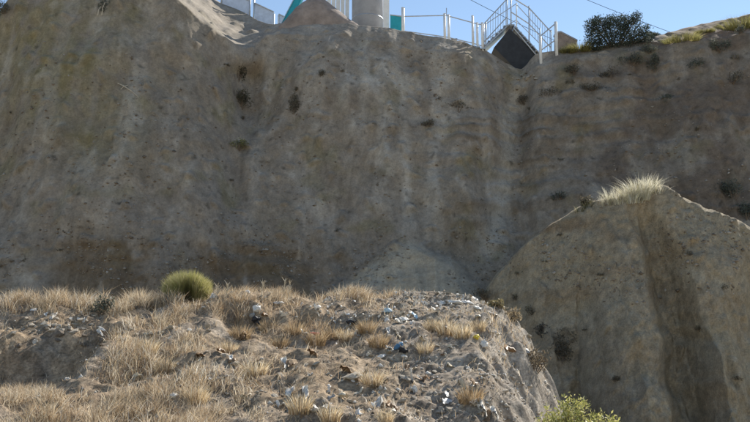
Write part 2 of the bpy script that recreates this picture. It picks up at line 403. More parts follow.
# ---- the land around, to the horizon
g = np.linspace(-1, 1, 121); gx = np.sign(g) * np.abs(g) ** 3 * 3000
X, Y = np.meshgrid(gx, gx + 20, indexing='ij'); rr = np.hypot(X, Y - 20)
Z = EYE - 5.4 + 3.0 * fbm(X / 90, Y / 90, 2, 3) * sm(70, 200, rr)
gr_me = mesh_np('ground', np.stack([X, Y, Z], -1).reshape(-1, 3), grid_faces(121, 121), M['ground'], None, True)
ground = obj('ground', gr_me); ground['kind'] = 'structure'

# ---- finding points on the terrain
def bvh_of(me):
    n = len(me.vertices); co = np.empty(n * 3, np.float32); me.vertices.foreach_get("co", co)
    fv = np.empty(len(me.polygons) * 4, np.int32); me.polygons.foreach_get("vertices", fv)
    return BVHTree.FromPolygons([tuple(v) for v in co.reshape(-1, 3).tolist()], fv.reshape(-1, 4).tolist())
BV = {'c': bvh_of(cl_me), 'o': bvh_of(out_me), 'm': bvh_of(mo_me)}
ORG = Vector((0, 0, EYE))
def hit(px, row, which='com'):
    """terrain point (and normal) in the direction of that bearing and elevation"""
    best = None
    for step in range(12):                       # a point just above an edge slides down onto it
        dr = Vector([float(a) for a in ray_n(px, row + 2 * step)]).normalized()
        for k in which:
            h = BV[k].ray_cast(ORG, dr)
            if h[0] is not None and (best is None or h[3] < best[3]): best = h
        if best is not None: break
    if best is None: return None
    n = best[1] if best[1].z > 0 or best[1].y < 0 else -best[1]
    return best[0], n, best[3]
def ground_z(x, y, which='com'):
    zs = [BV[k].ray_cast(Vector((x, y, 60)), Vector((0, 0, -1)))[0] for k in which]
    return max([h.z for h in zs if h is not None], default=0)

def on(px_, row_, which='com'):
    h = hit(px_, row_, which); return h[0] if h else Vector(at(px_, row_, 30))
# ================================================================== PLANTS
def leaf_mesh(name, lobes, n, size, cols, seed, shell=.55, up=.2):
    """lobes: (x,y,z,rx,ry,rz); small leaf-shaped faces spread through the lobes"""
    r = np.random.default_rng(seed); lobes = np.asarray(lobes, float)
    wgt = (lobes[:, 3] * lobes[:, 4] * lobes[:, 5]) ** .7; li = r.choice(len(lobes), n, p=wgt / wgt.sum())
    dv = r.normal(size=(n, 3)); dv /= np.linalg.norm(dv, axis=1)[:, None]
    rad = shell + (1 - shell) * r.random(n) ** .6; rad *= 1 + .22 * r.normal(size=n) * (r.random(n) < .35)
    p = lobes[li, :3] + dv * lobes[li, 3:] * rad[:, None]
    p[:, 2] = np.maximum(p[:, 2], .02)
    a = r.normal(size=(n, 3)); a[:, 2] += up * 2; a += .7 * dv; a /= np.linalg.norm(a, axis=1)[:, None]
    b = np.cross(a, r.normal(size=(n, 3))); b /= np.linalg.norm(b, axis=1)[:, None]
    s = size * (.6 + .8 * r.random(n))[:, None]
    v = np.stack([p - a * s * .6, p + b * s * .28, p + a * s * .75, p - b * s * .28], 1).reshape(-1, 3)
    f = np.arange(n * 4).reshape(n, 4)
    cols = np.asarray(cols, float); c = cols[r.integers(0, len(cols), n)] * (.7 + .6 * r.random((n, 1)))
    return mesh_np(name, v, f, M['leaf'], np.repeat(c, 4, 0))
def twig_mesh(name, lobes, r0, seed, m='bark'):
    r = random.Random(seed); mb = MB()
    for l in lobes:
        for k in range(3):
            e = Vector((l[0] + r.uniform(-.6, .6) * l[3], l[1] + r.uniform(-.6, .6) * l[4], l[2] + r.uniform(-.5, .6) * l[5]))
            b = Vector((r.uniform(-1, 1) * r0 * 2, r.uniform(-1, 1) * r0 * 2, -.08))
            mid = b.lerp(e, .5) + Vector((r.uniform(-.15, .15) * l[3], r.uniform(-.15, .15) * l[4], .1 * l[5]))
            mb.tube([b, mid, e], r0, 5, r0 * .3)
    return mb.mesh(name, M[m])
def shrub(name, label, cat, loc, lobes, n, size, cols, seed, r0=.02, group=None, rz=0, shell=.45):
    t = thing(name, label, cat, loc, group); t.rotation_euler.z = rz
    obj('foliage', leaf_mesh('foliage', lobes, n, size, cols, seed, shell), t)
    obj('stem', twig_mesh('stem', lobes, r0, seed), t)
    return t
def rand_lobes(w, h, d, k, seed):
    r = random.Random(seed); L = []
    for i in range(k):
        a = r.random() * 6.28; q = r.random() ** .5 * .62
        s = r.uniform(.26, .44)
        z = r.uniform(.3, .72) * (1 - .35 * q)
        L.append((math.cos(a) * q * w / 2, math.sin(a) * q * d / 2, z * h, s * w / 2 * 1.15, s * d / 2 * 1.15, s * h * .62))
    return L
G_DARK = [(.10, .115, .085), (.13, .14, .105), (.16, .165, .125), (.105, .115, .10)]
G_OLIVE = [(.15, .16, .07), (.18, .175, .085), (.12, .125, .06)]
G_DULL = [(.16, .14, .10), (.19, .165, .12), (.12, .112, .085)]
G_BRIGHT = [(.42, .41, .13), (.52, .49, .19), (.32, .34, .10), (.58, .54, .26)]

def blades(name, base, hgt, wid, lean, cols, seed, spread=None, m='grass', segs=3):
    """tapering bent grass blades; base (n,3), hgt (n,), lean (n,2)"""
    r = np.random.default_rng(seed); n = len(base)
    th = r.random(n) * 2 * np.pi; side = np.stack([np.cos(th), np.sin(th), 0 * th], 1)
    V = []
    for i in range(segs):
        t = i / segs; q = t ** 1.8
        c = base + np.stack([lean[:, 0] * q * hgt, lean[:, 1] * q * hgt, hgt * t * (1 - .25 * q * np.hypot(lean[:, 0], lean[:, 1]))], 1)
        wv = (wid * (1 - .6 * t))[:, None] * side
        V += [c - wv, c + wv]
    c = base + np.stack([lean[:, 0] * hgt, lean[:, 1] * hgt, hgt * (1 - .25 * np.hypot(lean[:, 0], lean[:, 1]))], 1); V.append(c)
    V = np.stack(V, 1); k = V.shape[1]; b0 = np.arange(n)[:, None] * k
    F = []
    for i in range(segs):
        a = 2 * i
        if i < segs - 1: F += [b0 + [a, a + 1, a + 3], b0 + [a, a + 3, a + 2]]
        else: F += [b0 + [a, a + 1, a + 2]]
    return mesh_np(name, V.reshape(-1, 3), np.concatenate(F, 0), M[m], np.repeat(cols, k, 0))
STRAW = np.array([(.66, .54, .36), (.74, .65, .48), (.50, .375, .23), (.32, .225, .135), (.66, .52, .31), (.80, .74, .60)])
def tuft_mesh(name, n, h, rad, seed, pal=STRAW, lean=.55, wid=.005, m='grass'):
    r = np.random.default_rng(seed); pal = np.asarray(pal)
    a = r.random(n) * 6.283; q = r.random(n) ** .5 * rad
    base = np.stack([np.cos(a) * q, np.sin(a) * q, np.full(n, -.03)], 1)
    ln = np.stack([np.cos(a), np.sin(a)], 1) * (q / rad * lean)[:, None] + r.normal(size=(n, 2)) * .16
    hg = h * (.45 + .55 * r.random(n)) * (1 - .25 * q / rad)
    return blades(name, base, hg, np.full(n, wid), ln, pal[r.integers(0, len(pal), n)] * (.8 + .4 * r.random((n, 1))), seed, m=m)

# ---- dry grass over the mound
def dens(px, row, x, y):
    n = fbm(x / .9, y / .9, 11, 3); n2 = fbm(x / .35, y / .35, 21, 2)
    g = .10 + .14 * (1 - sm(180, 330, px))
    g += 1.25 * (1 - sm(120, 190, px)) * (1 - sm(300, 322, row)) + .8 * gauss(px, 135, 40) * gauss(row, 312, 20)
    g += 1.5 * (1 - sm(170, 300, px)) * sm(388, 402, row)
    g += .7 * gauss(px, 150, 55) * gauss(row, 365, 28)
    g += .9 * gauss(px, 235, 45) * gauss(row, 312, 16) + .8 * gauss(px, 305, 45) * gauss(row, 325, 13) + .6 * gauss(px, 290, 90) * gauss(row, 298, 7)
    g += .8 * gauss(px, 370, 30) * gauss(row, 300, 9) + 1.0 * gauss(px, 455, 30) * gauss(row, 327, 9) + .35 * gauss(px, 390, 30) * gauss(row, 335, 10)
    g += .45 * gauss(px, 230, 80) * gauss(row, 385, 30) + .45 * gauss(px, 330, 50) * gauss(row, 405, 14)
    g += .5 * gauss(px, 518, 18) * gauss(row, 330, 30) + .4 * gauss(px, 535, 14) * gauss(row, 375, 25)
    g *= 1 - .72 * sm(10, 30, px) * (1 - sm(95, 115, px)) * sm(322, 332, row) * (1 - sm(382, 396, row))
    return g * np.clip(.50 + 1.9 * n + 1.1 * n2, .02, 2)
N = 560000
x = rng.uniform(-13, 3.6, N); y = rng.uniform(7.4, 17.6, N); z = mound_z(x, y)
px, row = proj(np.stack([x, y, z], 1))
dn = dens(px, row, x, y) * np.where(y > 16.9, .6, 1)
keep = (rng.random(N) < dn * .42) & (px > -60) & (px < 560)
x, y, z, px, row, dn = [a[keep] for a in (x, y, z, px, row, dn)]; n = len(x)
tall = .55 + .55 * sm(.2, 1.2, dn) + .25 * fbm(x / .6, y / .6, 31, 2)
hg = np.clip(.25 * tall * (.4 + 1.0 * rng.random(n)), .05, .75)
hg *= np.where((px < 170) & (row < 330), 1.25, 1) * np.where(row > 380, .85, 1)
lx = .15 + .5 * perlin(x / .7, y / .7, 41) + .55 * rng.normal(size=n); ly = -.05 + .4 * perlin(x / .7, y / .7, 51) + .35 * rng.normal(size=n)
ci = np.clip((2.6 + 2.4 * fbm(x / 1.1, y / 1.1, 61, 2) + 1.3 * rng.normal(size=n)).astype(int), 0, 5)
cols = STRAW[ci] * [1, 1.02, 1.10] * (.72 + .45 * rng.random((n, 1)))
brown = (gauss(px, 305, 60) * gauss(row, 322, 16) + .8 * gauss(px, 385, 30) * gauss(row, 335, 14) + .5 * gauss(px, 235, 40) * gauss(row, 315, 20))[:, None]
cols = cols * (1 - .55 * np.clip(brown, 0, 1)) + np.array([.38, .26, .15]) * .55 * np.clip(brown, 0, 1)
go = obj('dry_grass', blades('dry_grass', np.stack([x, y, z - .03], 1), hg, .0035 + .003 * rng.random(n), np.stack([lx, ly], 1), cols, 5, segs=2))
go['kind'] = 'stuff'; go['label'] = 'dry straw coloured grass growing over the mound'

# ---- tufts of grass one can pick out
TUFTS = [tuft_mesh('grass_blades', 260, .42, .16, 100 + i) for i in range(4)]
BT = [tuft_mesh('grass_blades', 260, .40, .17, 110 + i, pal=[(.38, .27, .16), (.46, .34, .2), (.32, .22, .12), (.55, .45, .3)]) for i in range(2)]
for (a, b, k, s_, pool, label) in [
    (372, 385, 0, .9, TUFTS, 'golden dry grass tuft right of the propped grey slab stone'),
    (255, 376, 1, 1.0, TUFTS, 'golden dry grass tuft left of the white scrap among pale stones'),
    (345, 340, 1, .8, TUFTS, 'golden dry grass tuft below the flat black bag'),
    (195, 402, 2, .9, TUFTS, 'golden dry grass tuft right of the white bag in the lower grass'),
    (300, 412, 3, .9, TUFTS, 'golden dry grass tuft below the narrow white scrap'),
    (425, 352, 0, .7, TUFTS, 'small golden grass tuft right of the blue bag'),
    (330, 420, 1, .8, TUFTS, 'golden dry grass tuft left of the torn white sheet'),
    (230, 352, 2, .7, TUFTS, 'small golden grass tuft on the bank below the brown clumps'),
    (385, 422, 3, .6, TUFTS, 'small golden tuft just below the cream strip'),
    (150, 352, 0, .9, TUFTS, 'golden dry grass tuft on the bank right of the hollow'),
    (165, 372, 2, .9, TUFTS, 'golden dry grass tuft right of the cream coloured bag'),
    (446, 334, 0, .9, TUFTS, 'golden dry grass tuft below the largest white bag'),
    (462, 337, 1, .9, TUFTS, 'golden dry grass tuft left of the yellow scrap'),
    (478, 330, 2, .8, TUFTS, 'golden dry grass tuft just above the yellow scrap'),
    (432, 330, 3, .8, TUFTS, 'golden dry grass tuft right of the white bundle'),
    (295, 335, 0, 1.0, BT, 'brown withered grass clump left of the faded red scrap'),
    (315, 344, 1, 1.1, BT, 'brown withered grass clump below the faded red scrap'),
    (332, 338, 0, .9, BT, 'brown withered grass clump right of the faded red scrap'),
    (378, 346, 1, .9, BT, 'brown withered grass clump above the white rag'),
    (367, 332, 0, .9, BT, 'brown withered grass clump below the grey plastic sheet'),
    (240, 338, 1, 1.0, BT, 'brown withered grass clump left of the black plastic bag'),
    (268, 332, 0, .9, BT, 'brown withered grass clump right of the black plastic bag'),
    (280, 347, 1, .8, BT, 'small brown withered clump on the bare middle slope'),
    (470, 402, 0, .9, BT, 'brown withered clump above the long white stick')]:
    h = hit(a, b, 'm')
    if h: tag(obj('grass_tuft', pool[k % len(pool)], None, h[0], (0, 0, a), (s_, s_, s_)), label, 'grass tuft', 'single grass tufts on the mound')
# pale stalks standing on the crest
for i, (a, b, hh) in enumerate([(261, 301, .42), (283, 300, .46), (288, 300, .36), (226, 298, .3), (216, 299, .25)]):
    h = hit(a, b, 'm'); mb = MB(); r = random.Random(i)
    t = thing('dry_stalk', 'bleached dry plant stalk standing on the mound crest against the dark cliff foot', 'dry plant', h[0] if h else at(a, b, 16.3), 'bleached stalks on the crest')
    mb.tube([(0, 0, -.05), (.02, 0, hh * .5), (.05, .01, hh)], .012, 5, .005); mb.build('stem', PL['cream'], t)
    fr = MB()
    for q in range(14):
        zz = hh * r.uniform(.35, 1.0); an = r.random() * 6.28; l = r.uniform(.05, .13)
        fr.tube([(.03 * zz / hh, 0, zz), (.03 + l * math.cos(an) * .7, l * math.sin(an) * .7, zz + l * .9)], .008, 4, .003)
    fr.build('side_branch', PL['cream'], t)
# straw tufts on top of the outcrop
PALE = [(.76, .73, .6), (.82, .79, .68), (.66, .61, .46), (.56, .52, .34)]
def big_tuft(name, label, px_, row_, which, n, h, rad, seed, pal, lean=.7, group=None, wid=.008):
    hh = hit(px_, row_, which)
    if hh is None: return
    return tag(obj(name, tuft_mesh('grass_blades', n, h, rad, seed, pal, lean, wid), None, hh[0] + Vector((0, .12, 0))), label, 'grass tuft', group)
def clumpy(name, label, spec, pal, seed):
    r = np.random.default_rng(seed); B, H, L = [], [], []
    o = on(spec[0][0], spec[0][1], 'o')
    for (a_, b_, n_, h_, rad_) in spec:
        c_ = on(a_, b_, 'o') - o
        an = r.random(n_) * 6.283; q = r.random(n_) ** .5 * rad_
        B.append(np.stack([c_.x + np.cos(an) * q, c_.y + .1 + np.sin(an) * q, np.full(n_, c_.z - .08)], 1))
        H.append(h_ * (.35 + .65 * r.random(n_) ** .8)); L.append(np.stack([np.cos(an), np.sin(an)], 1) * (q / rad_ * .5)[:, None] + r.normal(size=(n_, 2)) * .30 + [r.uniform(-.25, .25), 0])
    B, H, L = np.concatenate(B), np.concatenate(H), np.concatenate(L); n_ = len(B); pal = np.asarray(pal)
    return tag(obj(name, blades('grass_blades', B, H, .004 + .005 * r.random(n_), L, pal[r.integers(0, len(pal), n_)] * (.75 + .4 * r.random((n_, 1))), seed), None, o), label, 'grass tuft')
clumpy('straw_tuft', 'large pale feathery grass tuft glowing on top of the outcrop', [(642, 198, 420, .95, .24), (631, 199, 260, .75, .2), (653, 192, 260, .70, .2), (636, 201, 160, .5, .3), (661, 192, 90, .4, .2)], PALE, 201)
clumpy('straw_tuft', 'smaller pale grass tuft beside the large one on the outcrop', [(613, 203, 230, .70, .15), (606, 204, 120, .45, .16), (621, 202, 120, .5, .16)], PALE, 202)
clumpy('straw_tuft', 'short dull grass tuft at the left end of the outcrop top', [(590, 206, 160, .36, .2), (582, 210, 90, .28, .18)], G_OLIVE + [(.4, .34, .2)], 203)
# yellow tufts along the right skyline
for i, (a, b, hh, rad, lab) in enumerate([(580, 52, .75, .5, 'yellow green grass tuft left of the dark round bush'), (568, 53, .5, .35, 'low yellow grass tuft beside the brown earth wall'),
                                   (683, 42, .6, .75, 'rounded yellow grass cushion on the right ridge'), (742, 30, 1.0, .85, 'broad yellow grass cushion high on the right ridge'), (706, 33, .35, .4, 'small yellow tuft between the two grass cushions')]):
    big_tuft('yellow_grass_tuft', lab, a, b, 'c', 900, hh, rad, 220 + i, [(.34, .31, .12), (.42, .37, .16), (.24, .24, .09)], 1.0, wid=.012)

# ---- shrubs
# dark round bush on the skyline
p = on(617, 55, 'c'); p = Vector((p.x + .2, p.y + .9, ground_z(p.x, p.y + .9, 'c') - .35))
sc_ = p.y / F
lob = []
for (a, z_, rx_, rz_) in [(-22, 14, 11, 12), (-25, 26, 8, 8), (-12, 27, 11, 12), (0, 22, 14, 15), (-4, 34, 8, 7), (9, 31, 9, 9), (16, 22, 11, 13), (25, 14, 9, 10), (20, 33, 6, 6), (-18, 34, 5, 5), (29, 20, 5, 6), (2, 9, 24, 9), (-20, 6, 12, 8), (22, 7, 13, 8), (32, 10, 6, 7)]:
    lob.append((a * sc_, random.uniform(-.5, .5), z_ * sc_ * 1.0, rx_ * sc_, .55, rz_ * sc_))
shrub('round_bush', 'large dark green round bush on the cliff edge right of the bridge', 'bush', p, lob, 17000, .062, [(.05, .068, .05), (.065, .085, .06), (.085, .10, .075), (.04, .055, .05)], 31, .03, shell=.3)
# far small bush behind the ridge
p = on(663, 40, 'c'); p = Vector((p.x, p.y + 1.2, ground_z(p.x, p.y + 1.2, 'c')))
shrub('low_bush', 'low dark bush on the skyline between the round bush and the bare ridge', 'bush', p, rand_lobes(1.1, .62, .8, 6, 5), 900, .07, G_DARK, 32, .015)
# green bush on the mound crest
p = on(187, 297, 'm')
t = thing('green_bush', 'rounded yellow green broom bush standing on the mound crest', 'bush', p)
lb_ = rand_lobes(.95, .66, .8, 12, 8)
rb = np.random.default_rng(33); nb = 6500; an = rb.random(nb) * 6.283; q = rb.random(nb) ** .5
hb = .74 * np.sqrt(np.clip(1 - (q * .93) ** 2, .02, 1)) * (.62 + .38 * rb.random(nb) ** .6) * (1 + .12 * perlin(np.cos(an) * q * 3, np.sin(an) * q * 3, 2.0))
pb = np.array([(.42, .40, .15), (.52, .48, .23), (.32, .32, .11), (.58, .51, .30)])
obj('foliage', blades('foliage', np.stack([np.cos(an) * q * .46, np.sin(an) * q * .42, np.full(nb, -.03)], 1), hb, np.full(nb, .006), np.stack([np.cos(an), np.sin(an)], 1) * (q * .34)[:, None] + rb.normal(size=(nb, 2)) * .14, pb[rb.integers(0, 4, nb)] * (.8 + .4 * rb.random((nb, 1))), 33, m='leaf'), t)
obj('leaf', leaf_mesh('leaf', lb_, 1800, .045, [(.26, .29, .09), (.36, .37, .14)], 33, .3), t)
obj('stem', twig_mesh('stem', lb_, .012, 33), t)
# bright shrub at the foot, right of the mound
q = at(573, 428, 9.2); q = Vector((q[0], q[1], ground_z(q[0], q[1], 'm')))
top = at(573, 396, 9.2)[2]; hh = max(.5, top - q.z)
lob = [(x_, y_, z_ * hh, .17, .17, .12 * hh) for (x_, y_, z_) in [(-.28, 0, .84), (-.12, .1, .9), (.05, -.05, .9), (.2, .05, .8), (.33, 0, .68), (-.4, .05, .68), (-.2, -.1, .7), (.1, .1, .7), (0, 0, .5), (-.25, 0, .45), (.25, 0, .45)]]
rs_ = random.Random(12); lob = [(l[0], l[1], l[2] * (1 + rs_.uniform(-.08, .08)), .13, .13, .09 * hh) for l in lob] + [(rs_.uniform(-.5, .45), rs_.uniform(-.2, .2), rs_.uniform(.7, .9) * hh, .05, .05, .09 * hh) for _ in range(16)] + [(rs_.uniform(-.5, .5), rs_.uniform(-.25, .25), rs_.uniform(.5, .84) * hh, .12, .12, .09 * hh) for _ in range(40)]
lob = [(l[0] * .82 + .06,) + tuple(l[1:]) for l in lob]
shrub('bright_shrub', 'bright yellow green leafy shrub at the foot of the outcrop', 'shrub', q, lob, 9500, .034, G_BRIGHT, 34, .012, shell=.25)
# dark shrubs around the mound
for i, (a, b, wd, ht, lab, cl, wh) in enumerate([
    (99, 318, .55, .5, 'small dark grey green bush at the lip of the left hollow', G_DARK, 'm'),
    (488, 300, .9, .42, 'low dark olive shrub behind the white rubble line', G_DULL, 'mo'),
    (562, 368, 1.15, 1.1, 'dark shrub at the shaded foot of the outcrop', G_DULL, 'om'),
    (545, 340, .5, .5, 'small grey shrub above the dark shrub at the outcrop foot', [(.12, .11, .09), (.09, .085, .07)], 'om'),
    (535, 372, .6, .5, 'grey brown withered shrub in the shade right of the mound', [(.19, .155, .11), (.15, .125, .09)], 'om'),
    (237, 150, .95, .55, 'olive green tuft of shrub halfway down the cliff', [(.22, .23, .09), (.27, .26, .12), (.18, .18, .08)], 'c'),
    (293, 118, .55, 1.25, 'tall narrow dark shrub growing in a slot of the cliff', G_DULL, 'c'),
    (322, 78, .5, .45, 'small dark shrub below the brown earth heap', G_DULL, 'c'),
    (237, 82, .9, 1.2, 'dull shrub in the dark hollow under the left shoulder', [(.055, .055, .035), (.075, .07, .045)], 'c'),
    (106, 12, .75, .8, 'dark shrub with pale sticks high on the left bulge', G_DARK, 'c'),
    (655, 74, .75, 1.1, 'dark upright shrub below the round bush', G_DARK, 'c'),
    (698, 70, 1.0, .75, 'dark spreading shrub under the yellow grass cushions', G_DARK, 'c'),
    (665, 104, .75, .6, 'dark lone shrub lower on the right cliff face', G_DARK, 'c'),
    (551, 98, 1.1, .6, 'dark low shrub right of the eroded chute', G_DULL, 'c'),
    (612, 78, 1.2, .55, 'dark sprawling shrub on the slope under the round bush', G_DULL, 'c'),
    (427, 127, .65, .4, 'dark shrub on the pale face left of the chute', G_DULL, 'c'),
    (560, 201, .75, .5, 'dark shrub behind the left end of the outcrop', G_DARK, 'c'),
    (742, 34, .6, .5, 'dark bush under the broad grass cushion', G_DARK, 'c'),
    (4, 16, .9, .7, 'dark bush on the skyline of the left shoulder', G_DARK, 'c'),
    (735, 200, 1.5, .9, 'dark thicket in the gap behind the right side of the outcrop', G_DARK, 'c'),
    (748, 222, 1.3, .9, 'second dark thicket, lower in the gap behind the outcrop', G_DARK, 'c'),
    (575, 75, 1.3, .6, 'dull low scrub on the slope under the yellow green tuft', G_DULL, 'c'),
    (632, 66, 1.2, .7, 'dark scrub under the right half of the round bush', G_DARK, 'c'),
    (722, 52, 1.2, .8, 'dark scrub left of the broad grass cushion', G_DARK, 'c'),
    (732, 84, 1.0, .6, 'dull scrub below the spreading shrub on the right face', G_DULL, 'c'),
    (590, 92, 1.2, .5, 'flat dull scrub above the right strata ledges', G_DULL, 'c'),
    (525, 104, .9, .5, 'dull scrub in the head of the eroded chute', G_DULL, 'c'),
    (458, 112, 1.2, .6, 'dull scrub clump on the ledges left of the chute', G_DULL, 'c'),
    (650, 54, .9, .6, 'dark scrub below the skyline bush at the bare ridge', G_DARK, 'c'),
    (240, 108, 1.1, 1.0, 'dull scrub trailing below the dark hollow', [(.10, .095, .06), (.13, .115, .075)], 'c'),
    (512, 322, .5, .35, 'tan scrub at the head of the right mound edge', [(.36, .29, .19), (.28, .22, .14)], 'm'),
    (500, 312, .4, .3, 'olive scrub where the rubble line ends', [(.22, .19, .1), (.28, .23, .13)], 'm'),
    (588, 205, .45, .35, 'dark sprig at the left of the outcrop grass', G_DULL, 'o'),
    ]):
    p = on(a, b, wh)
    shrub('shrub', lab, 'shrub', p + Vector((0, .12, -.04)), rand_lobes(wd * 1.35, ht * 1.3, wd, 9, 50 + i), int(560 * max(.7, wd * ht * 2.2)), .055, cl, 60 + i, .012, rz=i, shell=.3)
# small dark tufts dotted over the cliff face (one kind)
SM = [leaf_mesh('small_shrub', rand_lobes([.4, .6, .75, .5][i], [.25, .3, .4, .5][i], .5, 6, 300 + i), [130, 220, 300, 240][i], .045, [(.15, .125, .09), (.19, .155, .11), (.12, .105, .075), (.17, .15, .09)], 300 + i, .2) for i in range(4)]
for i, (a, b, s_) in enumerate([(10, 113, .9), (168, 115, 1.2), (196, 215, .9), (213, 207, .8), (338, 202, .7), (338, 232, .8), (455, 98, .9), (470, 108, 1.0), (448, 118, 1.0), (485, 100, .8), (440, 100, .9),
        (463, 123, 1.1), (475, 130, .8), (420, 108, .7), (360, 92, .8), (343, 72, .8), (410, 155, .7), (395, 135, .6), (350, 148, .7), (365, 172, .6), (530, 110, 1.0), (545, 120, .9), (570, 85, 1.1), (590, 75, 1.0),
        (630, 75, 1.0), (640, 85, .9), (720, 75, 1.1), (735, 62, 1.2), (715, 60, 1.0), (680, 80, .8), (600, 100, .9), (630, 130, .7), (700, 130, .8), (20, 210, .7), (25, 262, .8), (60, 250, .7), (150, 40, .8), (90, 90, .7),
        (185, 150, .7), (130, 200, .6), (230, 180, .7), (300, 130, .9), (298, 90, .8), (430, 175, .6), (545, 175, .8), (560, 160, .8), (580, 185, .9), (520, 150, .7), (465, 185, .7), (480, 200, .6), (225, 65, 1.2), (232, 100, 1.2), (240, 118, .9), (220, 90, 1.0)]):
    h = hit(a, b, 'c')
    if h and i % 5 not in (1, 3): tag(obj('small_shrub', SM[(i * 7 // 3) % 4], None, h[0] - Vector((0, -.1, .08)), (0, 0, i * 1.3), (s_, s_, s_)), 'small dull tuft ' + (w_ := 'on the cliff left of the dark hollow' if a < 225 else 'on the cliff between the dark hollow and the chute' if a < 500 else 'on the cliff face right of the chute'), 'shrub', 'dull tufts ' + w_)
# small dull tufts on the outcrop face
for i, (a, b, s_) in enumerate([(560, 235, .6), (600, 275, .5), (700, 330, .6), (725, 290, .6), (585, 330, .6), (735, 380, .7), (615, 380, .6), (690, 255, .5), (545, 262, .7), (520, 275, .8), (515, 300, .9), (530, 315, .9)]):
    h = hit(a, b, 'o')
    if h: tag(obj('small_shrub', SM[i % 4], None, h[0] - Vector((0, 0, .05)), (0, 0, i * 1.9), (s_, s_, s_)), 'small dark tuft on the face of the tan outcrop', 'shrub', 'dark tufts on the outcrop')

# ================================================================== STONES AND LITTER
def blob(name, seed, m, sub=2, rough=.35, flat=.7, crum=0):
    import bmesh
    bm = bmesh.new(); bmesh.ops.create_icosphere(bm, subdivisions=sub, radius=1.0)
    r = np.random.default_rng(seed); o = r.random(3) * 50
    for v in bm.verts:
        c = np.array(v.co); k = 1 + rough * float(perlin(c[0] * 1.1 + o[0], c[1] * 1.1 + o[1], c[2] * 1.1 + o[2])) * 1.6
        if crum: k += crum * float(perlin(c[0] * 3.3 + o[0], c[1] * 3.3 + o[1], c[2] * 3.3)) * 1.8
        v.co = Vector(c * k) * 1.0; v.co.z *= flat
    me = bpy.data.meshes.new(name); bm.to_mesh(me); bm.free(); me.materials.append(m)
    if crum: me.polygons.foreach_set('use_smooth', np.ones(len(me.polygons), bool))
    return me
STN = [blob('stone', 400 + i, M['stone'], 1, .55, .6) for i in range(6)]
CLD = [blob('earth_clod', 420 + i, M['darkstone'], 1, .5, .7) for i in range(4)]
def scrap(name, seed, m, w, l):
    """a bent scrap of sheet with thickness"""
    r = np.random.default_rng(seed); nu, nv = 5, 6
    U, V = np.meshgrid(np.linspace(-.5, .5, nu), np.linspace(-.5, .5, nv), indexing='ij')
    o = r.random(3) * 30; k = .45 * min(w, l)
    z = k * perlin(U * 1.6 + o[0], V * 1.6 + o[1], o[2]) * 1.6 + .2 * k * r.normal(size=U.shape)
    jx = 1 + .25 * r.normal(size=U.shape) * .5
    top = np.stack([U * w * jx, V * l, z], -1); bot = top - [0, 0, .006]
    v = np.concatenate([top.reshape(-1, 3), bot.reshape(-1, 3)]); n = nu * nv
    f = grid_faces(nu, nv); F = [f, f[:, ::-1] + n]
    ring = [i * nv for i in range(nu)] + [(nu - 1) * nv + j for j in range(1, nv)] + [i * nv + nv - 1 for i in range(nu - 2, -1, -1)] + [j for j in range(nv - 2, 0, -1)]
    ring = np.array(ring); nx = np.roll(ring, -1)
    F.append(np.stack([ring, ring + n, nx + n, nx], 1))
    return mesh_np(name, v, np.concatenate(F), m)
def put(name, me, px_, row_, label, cat, s=(1, 1, 1), rot=None, group=None, sink=.0, which='m'):
    h = hit(px_, row_, which)
    if h is None: return None
    if rot is None: rot = (random.uniform(-.5, .5), random.uniform(-.5, .5), random.random() * 6.28)
    return tag(obj(name, me, None, h[0] + Vector((0, 0, -sink)), rot, s), label, cat, group)
BAG = {k: [blob('plastic_bag', 440 + i * 7 + j, PL[k], 3, .45, .7, .30) for j in range(2)] for i, k in enumerate(['white', 'grey', 'black', 'blue', 'paleblue', 'red', 'yellow', 'cream'])}
def bag(px_, row_, c, s, label, group=None, rot=None, cat='plastic bag'):
    s = tuple(.78 * v for v in s)
    return put('plastic_bag', random.choice(BAG[c]), px_, row_, label, cat, s, rot, group, sink=-.28 * s[2])
U = 14.5 / F      # metres per pixel of the photograph on the mound
bag(257, 311, 'white', (.10, .08, .15), 'upright crumpled white plastic bag on the crest of the mound', rot=(0, .2, 0))
bag(257, 322, 'black', (.13, .1, .15), 'black plastic bag lying right below the upright white bag', rot=(0, .1, 1))
bag(252, 317, 'grey', (.06, .06, .10), 'grey scrap of bag against the black bag')
bag(279, 304, 'white', (.13, .09, .07), 'flat white plastic bag behind the upright white bag', rot=(0, 0, .2))
bag(318, 308, 'white', (.08, .06, .07), 'small white bag in the grass on the crest beside tan grass')
bag(314, 334, 'red', (.13, .08, .045), 'faded red and pink scrap lying in brown grass', rot=(0, 0, .1))
bag(304, 331, 'white', (.06, .05, .04), 'white scrap touching the faded red scrap')
bag(332, 334, 'white', (.05, .05, .05), 'white scrap right of the faded red scrap')
bag(352, 323, 'black', (.13, .1, .09), 'flat black bag on the crest in front of brown grass', rot=(0, 0, .3))
bag(365, 322, 'grey', (.12, .1, .05), 'grey plastic sheet draped next to the flat black bag')
bag(388, 312, 'paleblue', (.10, .08, .10), 'pale blue plastic bag standing on the crest', rot=(0, 0, 0))
bag(387, 322, 'white', (.06, .05, .10), 'white bag right under the pale blue bag')
bag(403, 320, 'white', (.14, .09, .07), 'white bundle right of the pale blue bag', rot=(0, 0, .4))
bag(398, 348, 'blue', (.12, .06, .09), 'crumpled blue plastic bag on bare soil', rot=(.2, -.6, .4))
bag(404, 352, 'black', (.12, .09, .07), 'black bag under the crumpled blue bag')
bag(381, 357, 'white', (.11, .06, .05), 'white rag left of the crumpled blue bag', rot=(0, -.3, .4))
bag(404, 357, 'white', (.06, .04, .05), 'white scrap at the lower end of the crumpled blue bag')
